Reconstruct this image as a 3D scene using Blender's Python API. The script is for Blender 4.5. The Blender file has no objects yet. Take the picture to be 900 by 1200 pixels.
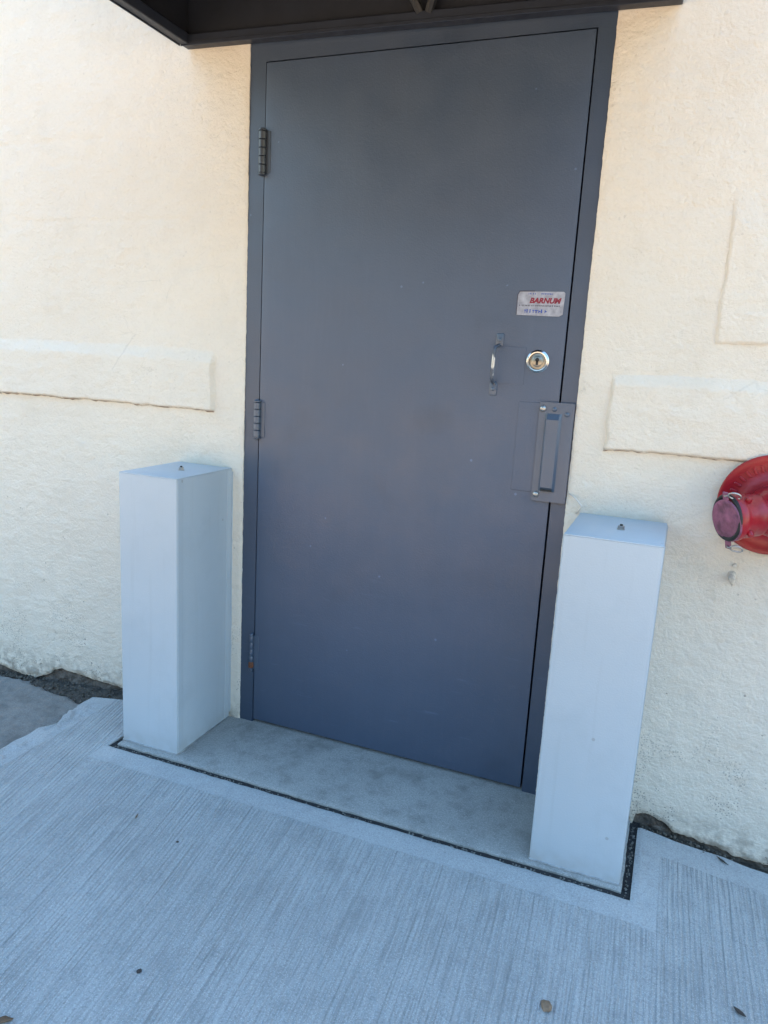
import bpy, bmesh, math, random
import numpy as np
from mathutils import Matrix, Vector, Quaternion

S = bpy.context.scene
COL = S.collection
R = math.radians
random.seed(7)
rng = np.random.default_rng(11)

# ------------------------------------------------------------------ camera
cam_d = bpy.data.cameras.new('camera')
cam_d.sensor_fit = 'VERTICAL'
cam_d.sensor_height = 36.0
cam_d.lens = 36.0 * 869.45 / 1200.0
cam_d.clip_start = 0.02
cam_d.clip_end = 3000.0
cam = bpy.data.objects.new('camera', cam_d)
right = Vector((0.9267453722775548, 0.37170028833636887, 0.05460687331065071))
down = Vector((0.12467669372058987, -0.16717045867635577, -0.978013169537522))
fwd = Vector((-0.35439912105563615, 0.913177383314195, -0.20126681196460455))
mw = Matrix((right, -down, -fwd)).transposed().to_4x4()
mw.translation = Vector((1.2181, -2.0173, 1.2291))
cam.matrix_world = mw
COL.objects.link(cam)
S.camera = cam

# ------------------------------------------------------------------ sky, sun, exposure
SUN_EL, SUN_AZ = 56.0, 12.0            # the sun stands behind the building; azimuth from +Y towards +X
world = bpy.data.worlds.new('World')
S.world = world
world.use_nodes = True
wn = world.node_tree.nodes
sky = wn.new('ShaderNodeTexSky')
sky.sky_type = 'NISHITA'
sky.sun_disc = False
sky.sun_elevation = R(SUN_EL)
sky.sun_rotation = R(SUN_AZ)
sky.air_density = 2.5
sky.dust_density = 0.3
sky.ozone_density = 10.0
wn['Background'].inputs['Strength'].default_value = 0.14
world.node_tree.links.new(sky.outputs['Color'], wn['Background'].inputs['Color'])
sun_d = bpy.data.lights.new('sun', 'SUN')
sun_d.energy = 5.0
sun_d.angle = R(0.53)
sun_d.color = (1.0, 0.79, 0.54)
sun = bpy.data.objects.new('sun', sun_d)
to_sun = Vector((math.sin(R(SUN_AZ)) * math.cos(R(SUN_EL)), math.cos(R(SUN_AZ)) * math.cos(R(SUN_EL)), math.sin(R(SUN_EL))))
sun.rotation_euler = to_sun.to_track_quat('Z', 'Y').to_euler()
sun.location = (0, 4, 12)
COL.objects.link(sun)
S.view_settings.view_transform = 'Standard'
S.view_settings.look = 'None'
S.view_settings.gamma = 1.0
S.view_settings.exposure = 2.28

# ------------------------------------------------------------------ helpers
def link(o, parent=None):
    COL.objects.link(o)
    if parent:
        o.parent = parent
    return o

def obj(name, bm, mat, parent=None, smooth=False, angle=None):
    me = bpy.data.meshes.new(name)
    bmesh.ops.recalc_face_normals(bm, faces=bm.faces)
    bm.to_mesh(me)
    bm.free()
    me.materials.append(mat)
    if smooth:
        me.polygons.foreach_set('use_smooth', [True] * len(me.polygons))
        if angle:
            me.set_sharp_from_angle(angle=R(angle))
    return link(bpy.data.objects.new(name, me), parent)

def thing(name, label, cat, loc=(0, 0, 0), rot=(0, 0, 0), group=None):
    o = bpy.data.objects.new(name, None)
    o.empty_display_size = 0.05
    o.location = loc
    o.rotation_euler = rot
    link(o)
    return tag(o, label, cat, group)

def tag(o, label=None, cat=None, group=None, kind=None):
    if label: o['label'] = label
    if cat: o['category'] = cat
    if group: o['group'] = group
    if kind: o['kind'] = kind
    return o

def box(bm, x0, x1, y0, y1, z0, z1, bevel=0.0, seg=2):
    b = bmesh.new()
    bmesh.ops.create_cube(b, size=1.0)
    for v in b.verts:
        v.co = Vector(((x0 + x1) / 2 + v.co.x * (x1 - x0), (y0 + y1) / 2 + v.co.y * (y1 - y0), (z0 + z1) / 2 + v.co.z * (z1 - z0)))
    if bevel:
        bmesh.ops.bevel(b, geom=b.edges[:] + b.verts[:], offset=bevel, segments=seg, affect='EDGES', profile=0.5)
    merge(bm, b)

def merge(bm, b, M=None):
    if M is not None:
        bmesh.ops.transform(b, matrix=M, verts=b.verts)
    me = bpy.data.meshes.new('tmp')
    b.to_mesh(me)
    b.free()
    bm.from_mesh(me)
    bpy.data.meshes.remove(me)

def frame_to(d):
    return Vector(d).normalized().to_track_quat('Z', 'Y').to_matrix().to_4x4()

def lathe(bm, prof, origin, axis, n=32, cap=True):
    """prof: list of (radius, height along axis)."""
    b = bmesh.new()
    rings = []
    for r, h in prof:
        if r < 1e-6:
            rings.append([b.verts.new((0, 0, h))])
        else:
            rings.append([b.verts.new((r * math.cos(2 * math.pi * i / n), r * math.sin(2 * math.pi * i / n), h)) for i in range(n)])
    for a, c in zip(rings[:-1], rings[1:]):
        for i in range(n):
            j = (i + 1) % n
            if len(a) == 1 and len(c) == 1: continue
            if len(a) == 1: b.faces.new((a[0], c[i], c[j]))
            elif len(c) == 1: b.faces.new((a[i], a[j], c[0]))
            else: b.faces.new((a[i], a[j], c[j], c[i]))
    if cap:
        for rg in (rings[0], rings[-1]):
            if len(rg) > 1: b.faces.new(rg)
    M = frame_to(axis)
    M.translation = Vector(origin)
    merge(bm, b, M)

def tube(bm, pts, r, n=10, closed=False):
    pts = [Vector(p) for p in pts]
    m = len(pts)
    rings = []
    up = None
    for i, p in enumerate(pts):
        if closed: t = (pts[(i + 1) % m] - pts[i - 1]).normalized()
        else: t = (pts[min(i + 1, m - 1)] - pts[max(i - 1, 0)]).normalized()
        if up is None:
            up = t.orthogonal().normalized()
        else:
            up = (up - t * up.dot(t)).normalized()
        s = t.cross(up)
        rr = r[i] if isinstance(r, (list, tuple)) else r
        rings.append([bm.verts.new(p + (up * math.cos(2 * math.pi * k / n) + s * math.sin(2 * math.pi * k / n)) * rr) for k in range(n)])
    pairs = list(zip(rings[:-1], rings[1:]))
    if closed: pairs.append((rings[-1], rings[0]))
    for a, c in pairs:
        for k in range(n):
            j = (k + 1) % n
            bm.faces.new((a[k], a[j], c[j], c[k]))
    if not closed:
        bm.faces.new(rings[0]); bm.faces.new(rings[-1])

def round_path(pts, r, n=5):
    """polyline with its inner corners rounded."""
    pts = [Vector(p) for p in pts]
    out = [pts[0]]
    for a, b, c in zip(pts[:-2], pts[1:-1], pts[2:]):
        d0 = (a - b).normalized(); d1 = (c - b).normalized()
        rr = min(r, (a - b).length * 0.49, (c - b).length * 0.49)
        for i in range(n + 1):
            t = i / n
            out.append((b + d0 * rr) * (1 - t) ** 2 + b * 2 * t * (1 - t) + (b + d1 * rr) * t ** 2)
    out.append(pts[-1])
    return out

# value noise on arrays
_tab = rng.random((256, 256))
def vnoise(x, y):
    xi = np.floor(x).astype(int); yi = np.floor(y).astype(int)
    fx = x - xi; fy = y - yi
    fx = fx * fx * (3 - 2 * fx); fy = fy * fy * (3 - 2 * fy)
    a = _tab[xi & 255, yi & 255]; b = _tab[(xi + 1) & 255, yi & 255]
    c = _tab[xi & 255, (yi + 1) & 255]; d = _tab[(xi + 1) & 255, (yi + 1) & 255]
    return (a * (1 - fx) + b * fx) * (1 - fy) + (c * (1 - fx) + d * fx) * fy
def fbm(x, y, f, octs=4, gain=0.5, ox=0.0):
    s = 0; a = 1.0; t = 0
    for k in range(octs):
        s = s + a * vnoise(x * f + ox + 17.3 * k, y * f + 5.1 * k + ox); t += a
        f *= 2.03; a *= gain
    return s / t
def sstep(a, b, x):
    t = np.clip((x - a) / (b - a), 0, 1)
    return t * t * (3 - 2 * t)
def sc(f, v):
    return float(f(np.array([v], float))[0])

def grid_mesh(name, P, keep, mat, parent=None, skirt=None, smooth=True, mats=None):
    """P: (nu,nv,3) positions; keep: (nu-1,nv-1) mask; skirt: vector the open border is pulled along."""
    nu, nv = P.shape[:2]
    idx = np.arange(nu * nv).reshape(nu, nv)
    q = np.stack([idx[:-1, :-1], idx[1:, :-1], idx[1:, 1:], idx[:-1, 1:]], -1)[keep]
    V = P.reshape(-1, 3)
    used = np.unique(q)
    remap = -np.ones(len(V), int); remap[used] = np.arange(len(used))
    V = V[used]; q = remap[q]
    if skirt is not None:
        e = np.concatenate([q[:, [0, 1]], q[:, [1, 2]], q[:, [2, 3]], q[:, [3, 0]]])
        key = np.sort(e, 1)
        _, inv, cnt = np.unique(key[:, 0] * (len(V) + 1) + key[:, 1], return_inverse=True, return_counts=True)
        be = e[cnt[inv] == 1]
        # two extra rings: own copies of the border so that the edge stays crisp
        bv = np.unique(be)
        m0 = -np.ones(len(V), int); m0[bv] = np.arange(len(bv))
        n0 = len(V)
        V = np.concatenate([V, V[bv], V[bv] + np.array(skirt)])
        a = m0[be[:, 0]] + n0; b = m0[be[:, 1]] + n0
        q = np.concatenate([q, np.stack([b, a, a + len(bv), b + len(bv)], 1)])
    me = bpy.data.meshes.new(name)
    me.vertices.add(len(V)); me.vertices.foreach_set('co', V.astype(np.float32).ravel())
    me.loops.add(q.size); me.loops.foreach_set('vertex_index', q.astype(np.int32).ravel())
    me.polygons.add(len(q))
    me.polygons.foreach_set('loop_start', np.arange(0, q.size, 4, dtype=np.int32))
    me.polygons.foreach_set('use_smooth', np.full(len(q), smooth))
    me.update(calc_edges=True); me.validate()
    me.materials.append(mat)
    return link(bpy.data.objects.new(name, me), parent)

# ------------------------------------------------------------------ materials
class NT:
    def __init__(s, name):
        s.m = bpy.data.materials.new(name); s.m.use_nodes = True
        s.t = s.m.node_tree; s.b = s.t.nodes['Principled BSDF']
        s.co = s.t.nodes.new('ShaderNodeTexCoord').outputs['Object']
    def L(s, a, b): s.t.links.new(a, b)
    def put(s, sock, v):
        if hasattr(v, 'is_output'): s.L(v, sock)
        else: sock.default_value = v
    def new(s, ty, **kw):
        n = s.t.nodes.new(ty)
        for k, v in kw.items(): setattr(n, k, v)
        return n
    def noise(s, scale, detail=4, rough=0.55, vec=None, dist=0.0):
        n = s.new('ShaderNodeTexNoise')
        n.inputs['Scale'].default_value = scale; n.inputs['Detail'].default_value = detail
        n.inputs['Roughness'].default_value = rough; n.inputs['Distortion'].default_value = dist
        s.L(vec if vec is not None else s.co, n.inputs['Vector'])
        return n.outputs['Fac']
    def voro(s, scale, feature='F1', vec=None, rnd=1.0):
        n = s.new('ShaderNodeTexVoronoi', feature=feature)
        n.inputs['Scale'].default_value = scale
        n.inputs['Randomness'].default_value = rnd
        s.L(vec if vec is not None else s.co, n.inputs['Vector'])
        return n
    def mapr(s, v, a, b, c=0.0, d=1.0):
        n = s.new('ShaderNodeMapRange')
        s.put(n.inputs[0], v)
        for i, k in enumerate((a, b, c, d)): n.inputs[i + 1].default_value = k
        return n.outputs[0]
    def math(s, op, a, b=0.0, c=0.0):
        n = s.new('ShaderNodeMath', operation=op)
        for i, k in enumerate((a, b, c)): s.put(n.inputs[i], k)
        return n.outputs[0]
    def mix(s, f, a, b, blend='MIX'):
        n = s.new('ShaderNodeMix', data_type='RGBA', blend_type=blend)
        s.put(n.inputs[0], f)
        for i, k in ((6, a), (7, b)):
            if isinstance(k, (tuple, list)): k = (*k[:3], 1.0)
            s.put(n.inputs[i], k)
        return n.outputs[2]
    def xyz(s, v=None):
        n = s.new('ShaderNodeSeparateXYZ'); s.L(v if v is not None else s.co, n.inputs[0]); return n.outputs
    def comb(s, x, y, z):
        n = s.new('ShaderNodeCombineXYZ')
        for i, k in enumerate((x, y, z)): s.put(n.inputs[i], k)
        return n.outputs[0]
    def bump(s, h, dist, strength=1.0, prev=None):
        n = s.new('ShaderNodeBump'); n.inputs['Distance'].default_value = dist; n.inputs['Strength'].default_value = strength
        s.L(h, n.inputs['Height'])
        if prev is not None: s.L(prev, n.inputs['Normal'])
        return n.outputs[0]
    def out(s, col=None, rough=None, metal=None, normal=None, spec=None):
        for k, v in (('Base Color', col), ('Roughness', rough), ('Metallic', metal), ('Normal', normal), ('Specular IOR Level', spec)):
            if v is None: continue
            if isinstance(v, (tuple, list)): v = (*v[:3], 1.0)
            s.put(s.b.inputs[k], v)
        return s.m

def simple(name, col, rough=0.5, metal=0.0, var=0.12, scale=25.0, bump=0.0, bscale=120.0, spec=None):
    t = NT(name)
    n = t.noise(scale, 5)
    c = t.mix(t.mapr(n, 0.3, 0.7), tuple(k * (1 - var) for k in col), tuple(min(1, k * (1 + var)) for k in col))
    nr = t.bump(t.noise(bscale, 3), bump) if bump else None
    r = t.mapr(t.noise(scale * 1.7, 3), 0.3, 0.7, rough * 0.88, min(1, rough * 1.12))
    return t.out(c, r, metal, nr, spec)

def stucco_mat(name, base, band=None):
    t = NT(name)
    big = t.noise(1.6, 4); mid = t.noise(9, 5); fine = t.noise(60, 4)
    c = t.mix(t.mapr(big, 0.3, 0.7), tuple(k * 0.95 for k in base), tuple(k * 1.03 for k in base))
    c = t.mix(t.math('MULTIPLY', t.mapr(mid, 0.52, 0.75), 0.35), c, (0.70, 0.66, 0.57))
    x, y, z = t.xyz()
    # vertical rain streaks and soft grime, stronger towards the foot of the wall
    sv = t.comb(t.math('MULTIPLY', x, 26.0), 0.0, t.math('MULTIPLY', z, 1.4))
    streak = t.mapr(t.noise(1.0, 4, vec=sv), 0.56, 0.78)
    low = t.mapr(z, 1.0, 0.0)
    c = t.mix(t.math('MULTIPLY', t.math('MULTIPLY', streak, t.math('ADD', low, 0.25)), 0.22), c, (0.50, 0.48, 0.43))
    # small dark pits where the paint has flaked
    v = t.voro(75.0)
    pit = t.math('MULTIPLY', t.math('LESS_THAN', v.outputs['Distance'], 0.26), t.math('GREATER_THAN', t.noise(24, 2), 0.655))
    pit = t.math('MULTIPLY', pit, t.mapr(z, 1.0, 0.1, 0.12, 0.75))
    c = t.mix(pit, c, (0.17, 0.15, 0.12))
    v2 = t.voro(150.0)
    pit2 = t.math('MULTIPLY', t.math('LESS_THAN', v2.outputs['Distance'], 0.3), t.math('GREATER_THAN', t.noise(7, 4), 0.54))
    pit2 = t.math('MULTIPLY', pit2, t.mapr(z, 0.5, 0.03, 0.0, 0.75))
    c = t.mix(pit2, c, (0.22, 0.2, 0.17))
    foot = t.math('MULTIPLY', t.mapr(z, 0.09, -0.02), t.mapr(t.noise(30, 5), 0.42, 0.6))
    c = t.mix(t.math('MULTIPLY', foot, 0.7), c, (0.20, 0.17, 0.13))
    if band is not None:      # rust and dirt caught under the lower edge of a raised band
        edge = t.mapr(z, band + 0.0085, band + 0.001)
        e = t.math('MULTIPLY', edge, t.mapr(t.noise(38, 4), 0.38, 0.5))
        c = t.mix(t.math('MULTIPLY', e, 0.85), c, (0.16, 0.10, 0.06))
    cr = t.voro(5.5, 'DISTANCE_TO_EDGE', vec=t.comb(t.math('ADD', x, t.math('MULTIPLY', mid, 0.12)), 0.0, t.math('ADD', t.math('MULTIPLY', z, 1.5), t.math('MULTIPLY', mid, 0.1))))
    crk = t.math('MULTIPLY', t.mapr(cr.outputs['Distance'], 0.012, 0.003), t.mapr(t.noise(3.1, 3), 0.56, 0.62))
    c = t.mix(t.math('MULTIPLY', crk, 0.2), c, (0.36, 0.33, 0.28))
    patch = t.mapr(t.noise(4.5, 5, 0.65), 0.54, 0.66)
    c = t.mix(t.math('MULTIPLY', patch, 0.22), c, (0.62, 0.545, 0.43))
    gr = t.mapr(t.noise(110, 3, 0.7), 0.52, 0.8)
    c = t.mix(t.math('MULTIPLY', gr, 0.22), c, (0.50, 0.45, 0.37))
    nb = t.bump(t.noise(30, 6, 0.68), 0.0045)
    nb = t.bump(t.noise(120, 4, 0.7), 0.0022, prev=nb)
    rip = t.noise(1.0, 3, vec=t.comb(t.math('MULTIPLY', x, 14.0), 0.0, t.math('MULTIPLY', z, 60.0)))
    nb = t.bump(rip, 0.0013, prev=nb)
    nb = t.bump(t.math('SUBTRACT', 1.0, pit), 0.002, prev=nb)
    return t.out(c, t.mapr(fine, 0.3, 0.7, 0.55, 0.75), 0.0, nb, 0.35)

CREAM = (0.735, 0.67, 0.56)
M_stucco = stucco_mat('cream_painted_stucco', CREAM)

def band_mat(zb): return stucco_mat('cream_painted_stucco_band', CREAM, zb)

def concrete_mat(name, base, broom=False, stain=0.5):
    t = NT(name)
    x, y, z = t.xyz()
    big = t.noise(2.2, 5); mid = t.noise(14, 6, 0.65); fine = t.noise(170, 4, 0.7)
    c = t.mix(t.mapr(big, 0.3, 0.7), tuple(k * 0.88 for k in base), tuple(k * 1.08 for k in base))
    c = t.mix(t.math('MULTIPLY', t.mapr(mid, 0.5, 0.78), stain), c, tuple(k * 0.6 for k in base))
    c = t.mix(t.math('MULTIPLY', t.mapr(fine, 0.48, 0.72), 0.65), c, tuple(k * 0.45 for k in base))
    grit = t.voro(260.0)
    c = t.mix(t.math('MULTIPLY', t.math('LESS_THAN', grit.outputs['Distance'], 0.28), 0.45), c, tuple(k * 1.7 for k in base))
    blot = t.mapr(t.noise(5.5, 6, 0.7), 0.53, 0.7)
    c = t.mix(t.math('MULTIPLY', blot, stain * 0.75), c, tuple(k * 0.55 for k in base))
    # scattered dark stain spots
    v = t.voro(7.0)
    sp = t.math('MULTIPLY', t.mapr(v.outputs['Distance'], 0.14, 0.02), t.math('GREATER_THAN', t.noise(5, 2), 0.56))
    c = t.mix(t.math('MULTIPLY', sp, 0.4), c, tuple(k * 0.5 for k in base))
    nb = t.bump(fine, 0.0009)
    nb = t.bump(mid, 0.002, prev=nb)
    if broom:
        # broom strokes fan out slightly: u stays constant along one stroke
        s_ = t.mapr(x, -0.3, 1.35, 0.24, 0.02)
        u = t.math('ADD', x, t.math('MULTIPLY', y, s_))
        w = t.noise(1.0, 2, 0.5, vec=t.comb(t.math('MULTIPLY', u, 3.0), t.math('MULTIPLY', y, 2.0), 0.0))
        u = t.math('ADD', u, t.math('MULTIPLY', w, 0.008))
        s1 = t.noise(1.0, 3, 0.6, vec=t.comb(t.math('MULTIPLY', u, 190.0), t.math('MULTIPLY', y, 5.0), 0.0))
        s2 = t.noise(1.0, 2, 0.5, vec=t.comb(t.math('MULTIPLY', u, 30.0), t.math('MULTIPLY', y, 1.2), 7.0))
        s3 = t.noise(1.0, 2, 0.5, vec=t.comb(t.math('MULTIPLY', u, 100.0), t.math('MULTIPLY', y, 2.2), 3.0))
        wt = t.new('ShaderNodeTexWave', wave_type='BANDS', bands_direction='X')
        wt.inputs['Scale'].default_value = 1.0; wt.inputs['Distortion'].default_value = 2.2
        wt.inputs['Detail'].default_value = 2.0; wt.inputs['Detail Scale'].default_value = 0.4
        t.L(t.comb(t.math('MULTIPLY', u, 26.0), t.math('MULTIPLY', y, 0.6), 0.0), wt.inputs['Vector'])
        # troweled margin: smooth within about 8 cm of the joint and of the free edge
        mx = t.math('MULTIPLY', t.math('GREATER_THAN', x, -0.325), t.math('LESS_THAN', x, 1.312))
        my = t.math('GREATER_THAN', t.math('ADD', y, t.math('MULTIPLY', t.noise(12, 2), 0.008)), -0.412)
        marg = t.math('MAXIMUM', t.math('MULTIPLY', mx, my), t.math('LESS_THAN', x, -0.505))
        wallm = t.math('MULTIPLY', t.math('GREATER_THAN', y, -0.12), t.math('GREATER_THAN', x, 1.2))
        marg = t.math('MAXIMUM', marg, wallm)
        k = t.math('SUBTRACT', 1.0, t.math('MULTIPLY', marg, 0.87))
        h = t.math('ADD', t.math('MULTIPLY', s1, 0.6), t.math('ADD', t.math('MULTIPLY', s2, 0.55), t.math('MULTIPLY', s3, 0.6)))
        h = t.math('ADD', h, t.math('MULTIPLY', wt.outputs['Fac'], 0.22))
        h = t.math('MULTIPLY', h, k)
        nb = t.bump(h, 0.008, prev=nb)
        gr = t.math('MULTIPLY', t.mapr(s1, 0.52, 0.3), k)  # stroke relief shading painted into the colour: grooves darker, crests lighter
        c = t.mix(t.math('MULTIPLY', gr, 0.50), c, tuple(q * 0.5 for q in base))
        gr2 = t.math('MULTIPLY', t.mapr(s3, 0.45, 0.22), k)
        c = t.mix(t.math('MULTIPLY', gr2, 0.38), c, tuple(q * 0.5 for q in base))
        gl = t.math('MULTIPLY', t.mapr(s3, 0.58, 0.78), k)
        c = t.mix(t.math('MULTIPLY', gl, 0.4), c, tuple(q * 1.3 for q in base))
        c = t.mix(t.math('MULTIPLY', marg, 0.14), c, tuple(q * 1.1 for q in base))
    return t.out(c, t.mapr(mid, 0.3, 0.7, 0.78, 0.92), 0.0, nb, 0.3)

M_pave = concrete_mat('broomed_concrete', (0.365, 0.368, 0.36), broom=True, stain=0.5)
M_slab = concrete_mat('worn_threshold_concrete', (0.305, 0.30, 0.28), stain=1.0)
M_old = concrete_mat('old_rough_concrete', (0.20, 0.19, 0.175), stain=1.0)
M_far = simple('street_concrete', (0.44, 0.38, 0.30), 0.9, var=0.1, scale=0.6, bump=0.003)
M_asphalt = simple('asphalt', (0.13, 0.125, 0.115), 0.9, var=0.2, scale=0.8, bump=0.004)
M_lot = simple('warm_bounce_concrete', (0.46, 0.37, 0.27), 0.9, var=0.12, scale=0.8, bump=0.004)  # unseen road surface, made pale and tan to bounce warm light onto the wall
M_facade = simple('dark_unseen_facade', (0.05, 0.045, 0.04), 0.9, var=0.06, scale=1.5, bump=0.004)  # near black, so the added building opposite returns little light
M_soil = simple('dark_soil', (0.06, 0.05, 0.04), 0.95, var=0.5, scale=90, bump=0.01, bscale=140)
M_joint = simple('weathered_joint_filler', (0.016, 0.016, 0.017), 0.95, var=0.5, scale=60, bump=0.004, bscale=200)
M_soilgrit = simple('dark_grit', (0.085, 0.075, 0.06), 0.95, var=0.6, scale=60)
M_grit = simple('grey_grit', (0.14, 0.135, 0.12), 0.9, var=0.5, scale=70, bump=0.002)
M_leaf = simple('dry_leaf', (0.13, 0.075, 0.04), 0.8, var=0.4, scale=60)
M_chip = simple('brown_chip', (0.20, 0.13, 0.08), 0.9, var=0.3, scale=90, bump=0.002)
M_darkbit = simple('dark_chip', (0.045, 0.035, 0.03), 0.9, var=0.4, scale=90)
M_found = simple('bare_foundation', (0.11, 0.095, 0.08), 0.95, var=0.5, scale=40, bump=0.01, bscale=60)

def door_mat(name, base, rough=0.45):
    t = NT(name)
    x, y, z = t.xyz()
    big = t.noise(2.5, 4); roll = t.noise(230, 3, 0.6)
    c = t.mix(t.mapr(big, 0.3, 0.7), tuple(k * 0.93 for k in base), tuple(k * 1.05 for k in base))
    brush = t.noise(1.0, 3, vec=t.comb(t.math('MULTIPLY', x, 90.0), t.math('MULTIPLY', y, 90.0), t.math('MULTIPLY', z, 5.0)))
    c = t.mix(t.math('MULTIPLY', t.mapr(brush, 0.5, 0.75), 0.12), c, tuple(k * 1.35 for k in base))
    # one hand-worn grimy patch left of the latch, low scuffs, faint smudges and tiny paint chips
    hx = t.math('DIVIDE', t.math('SUBTRACT', x, 0.11), 0.07); hz = t.math('DIVIDE', t.math('SUBTRACT', z, 1.07), 0.05)
    hd = t.math('ADD', t.math('MULTIPLY', hx, hx), t.math('ADD', t.math('MULTIPLY', hz, hz), t.math('MULTIPLY', t.noise(22, 4), 1.2)))
    c = t.mix(t.math('MULTIPLY', t.mapr(hd, 1.6, 0.5), 0.30), c, tuple(k * 0.45 for k in base))
    scf = t.noise(1.0, 4, 0.6, vec=t.comb(t.math('MULTIPLY', x, 9.0), 0.0, t.math('MULTIPLY', z, 70.0)))
    scm = t.math('MULTIPLY', t.mapr(scf, 0.63, 0.72), t.mapr(z, 0.75, 0.2, 0.05, 0.4))
    c = t.mix(scm, c, tuple(min(1, k * 1.9) for k in base))
    sm = t.mapr(t.noise(4.2, 5, 0.6), 0.56, 0.72)
    c = t.mix(t.math('MULTIPLY', sm, 0.34), c, tuple(k * 0.62 for k in base))
    v = t.voro(20.0)
    chip = t.math('MULTIPLY', t.math('LESS_THAN', v.outputs['Distance'], 0.075), t.math('GREATER_THAN', t.noise(6, 2), 0.60))
    c = t.mix(t.math('MULTIPLY', chip, 0.6), c, tuple(min(1, k * 2.4) for k in base))
    nb = t.bump(roll, 0.0005)
    nb = t.bump(t.noise(3.2, 2), 0.006, prev=nb)
    return t.out(c, t.mapr(t.noise(7, 5), 0.3, 0.7, rough * 0.82, rough * 1.15), 0.0, nb, 0.85)
M_door = door_mat('blue_grey_door_paint', (0.046, 0.071, 0.116))
M_frame = door_mat('blue_grey_frame_paint', (0.034, 0.054, 0.090))
M_hw = door_mat('painted_hardware', (0.056, 0.082, 0.122), 0.38)
M_gapdark = simple('dark_rebate', (0.02, 0.02, 0.022), 0.8)
M_rust = simple('rust', (0.13, 0.05, 0.025), 0.9, var=0.4, scale=120, bump=0.001)
M_chrome = simple('worn_chrome', (0.56, 0.55, 0.53), 0.25, 1.0, var=0.08)
M_brass = simple('worn_nickel', (0.30, 0.28, 0.24), 0.35, 1.0, var=0.15)
M_steel = simple('dull_steel', (0.42, 0.41, 0.39), 0.4, 1.0, var=0.15)
M_black = simple('black_keyway', (0.012, 0.012, 0.012), 0.6)
M_white = None
def sheet_mat():
    t = NT('white_sheet_metal_paint')
    base = (0.425, 0.475, 0.51)
    c = t.mix(t.mapr(t.noise(2.0, 4), 0.3, 0.7), tuple(k * 0.96 for k in base), tuple(k * 1.03 for k in base))
    x, y, z = t.xyz()
    sc_ = t.noise(1.0, 4, vec=t.comb(t.math('MULTIPLY', x, 40.0), t.math('MULTIPLY', y, 40.0), t.math('MULTIPLY', z, 160.0)))
    c = t.mix(t.math('MULTIPLY', t.mapr(sc_, 0.66, 0.8), 0.12), c, (0.45, 0.45, 0.45))
    v = t.voro(14.0)
    chip = t.math('MULTIPLY', t.math('LESS_THAN', v.outputs['Distance'], 0.06), t.math('GREATER_THAN', t.noise(4, 2), 0.56))
    c = t.mix(t.math('MULTIPLY', chip, 0.5), c, (0.25, 0.24, 0.23))
    dirt = t.math('MULTIPLY', t.mapr(z, 0.06, 0.0), t.mapr(t.noise(22, 5), 0.4, 0.65))
    c = t.mix(t.math('MULTIPLY', dirt, 0.4), c, (0.30, 0.28, 0.25))
    sm = t.mapr(t.noise(5.0, 6, 0.65), 0.54, 0.70)
    c = t.mix(t.math('MULTIPLY', sm, 0.22), c, (0.30, 0.34, 0.37))
    dr = t.noise(1.0, 4, vec=t.comb(t.math('MULTIPLY', x, 55.0), t.math('MULTIPLY', y, 55.0), t.math('MULTIPLY', z, 2.2)))
    c = t.mix(t.math('MULTIPLY', t.mapr(dr, 0.58, 0.75), 0.20), c, (0.30, 0.32, 0.33))
    nb = t.bump(t.noise(2.6, 2), 0.012)
    nb = t.bump(t.noise(240, 3), 0.0005, prev=nb)
    return t.out(c, t.mapr(t.noise(6, 4), 0.3, 0.7, 0.34, 0.46), 0.0, nb, 0.45)
M_sheet = sheet_mat()
M_caulk = simple('dirty_caulk', (0.27, 0.28, 0.28), 0.8, var=0.25, scale=40, bump=0.002)
M_red = simple('red_enamel', (0.27, 0.006, 0.014), 0.34, var=0.22, scale=18, bump=0.0006, bscale=90)
M_capface = simple('faded_pink_cap', (0.19, 0.065, 0.11), 0.6, var=0.5, scale=45, bump=0.0015, bscale=110)
M_canopy = simple('black_canopy_fabric', (0.003, 0.0045, 0.009), 0.75, var=0.2, scale=8)
M_canback = simple('canopy_back_panel', (0.006, 0.009, 0.017), 0.7, var=0.2, scale=8)
M_canbar = simple('charcoal_canopy_metal', (0.019, 0.024, 0.036), 0.45, var=0.15)
M_stick = simple('worn_white_sticker', (0.31, 0.31, 0.34), 0.45, var=0.3, scale=60)
M_inkred = simple('red_ink', (0.22, 0.01, 0.03), 0.5, var=0.25, scale=200)
M_inkblue = simple('blue_ink', (0.025, 0.06, 0.28), 0.5, var=0.25, scale=200)
M_inkdark = simple('dark_ink', (0.05, 0.045, 0.07), 0.5, var=0.2, scale=200)
M_roof = simple('building_render', CREAM, 0.8)

# ------------------------------------------------------------------ the building wall
FX0, FX1, FZ = -0.0535, 0.961, 2.098        # outline of the door frame
def pave_z(x, y=None):
    return -0.036 * np.clip((x - 1.255) / 0.33, 0, 1.7)
def old_z(x):
    return -0.010 - 0.085 * np.clip(-0.59 - x, 0, 2.0)
def wall_foot(x):
    n = fbm(x, x * 0 + 3.3, 26, 4, 0.75) - 0.5
    left = np.interp(x, [-1.5, -1.16, -1.10, -1.03, -0.97, -0.90, -0.885, -0.84, -0.70, -0.60, -0.55, -0.45, -0.3],
                     [-0.07, -0.038, -0.042, -0.052, -0.050, -0.018, 0.000, 0.012, 0.004, -0.002, 0.000, -0.008, -0.012]) + 0.012 * n
    rt = pave_z(x) + np.interp(x, [1.2, 1.25, 1.28, 1.31, 1.34, 1.40, 1.44, 1.50, 1.58, 1.8], [0.006, 0.024, 0.03, 0.028, 0.010, 0.007, 0.010, 0.003, 0.004, 0.003]) + 0.022 * n
    return np.where(x < -0.3, left, np.where(x > 1.235, rt, -0.012))
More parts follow.
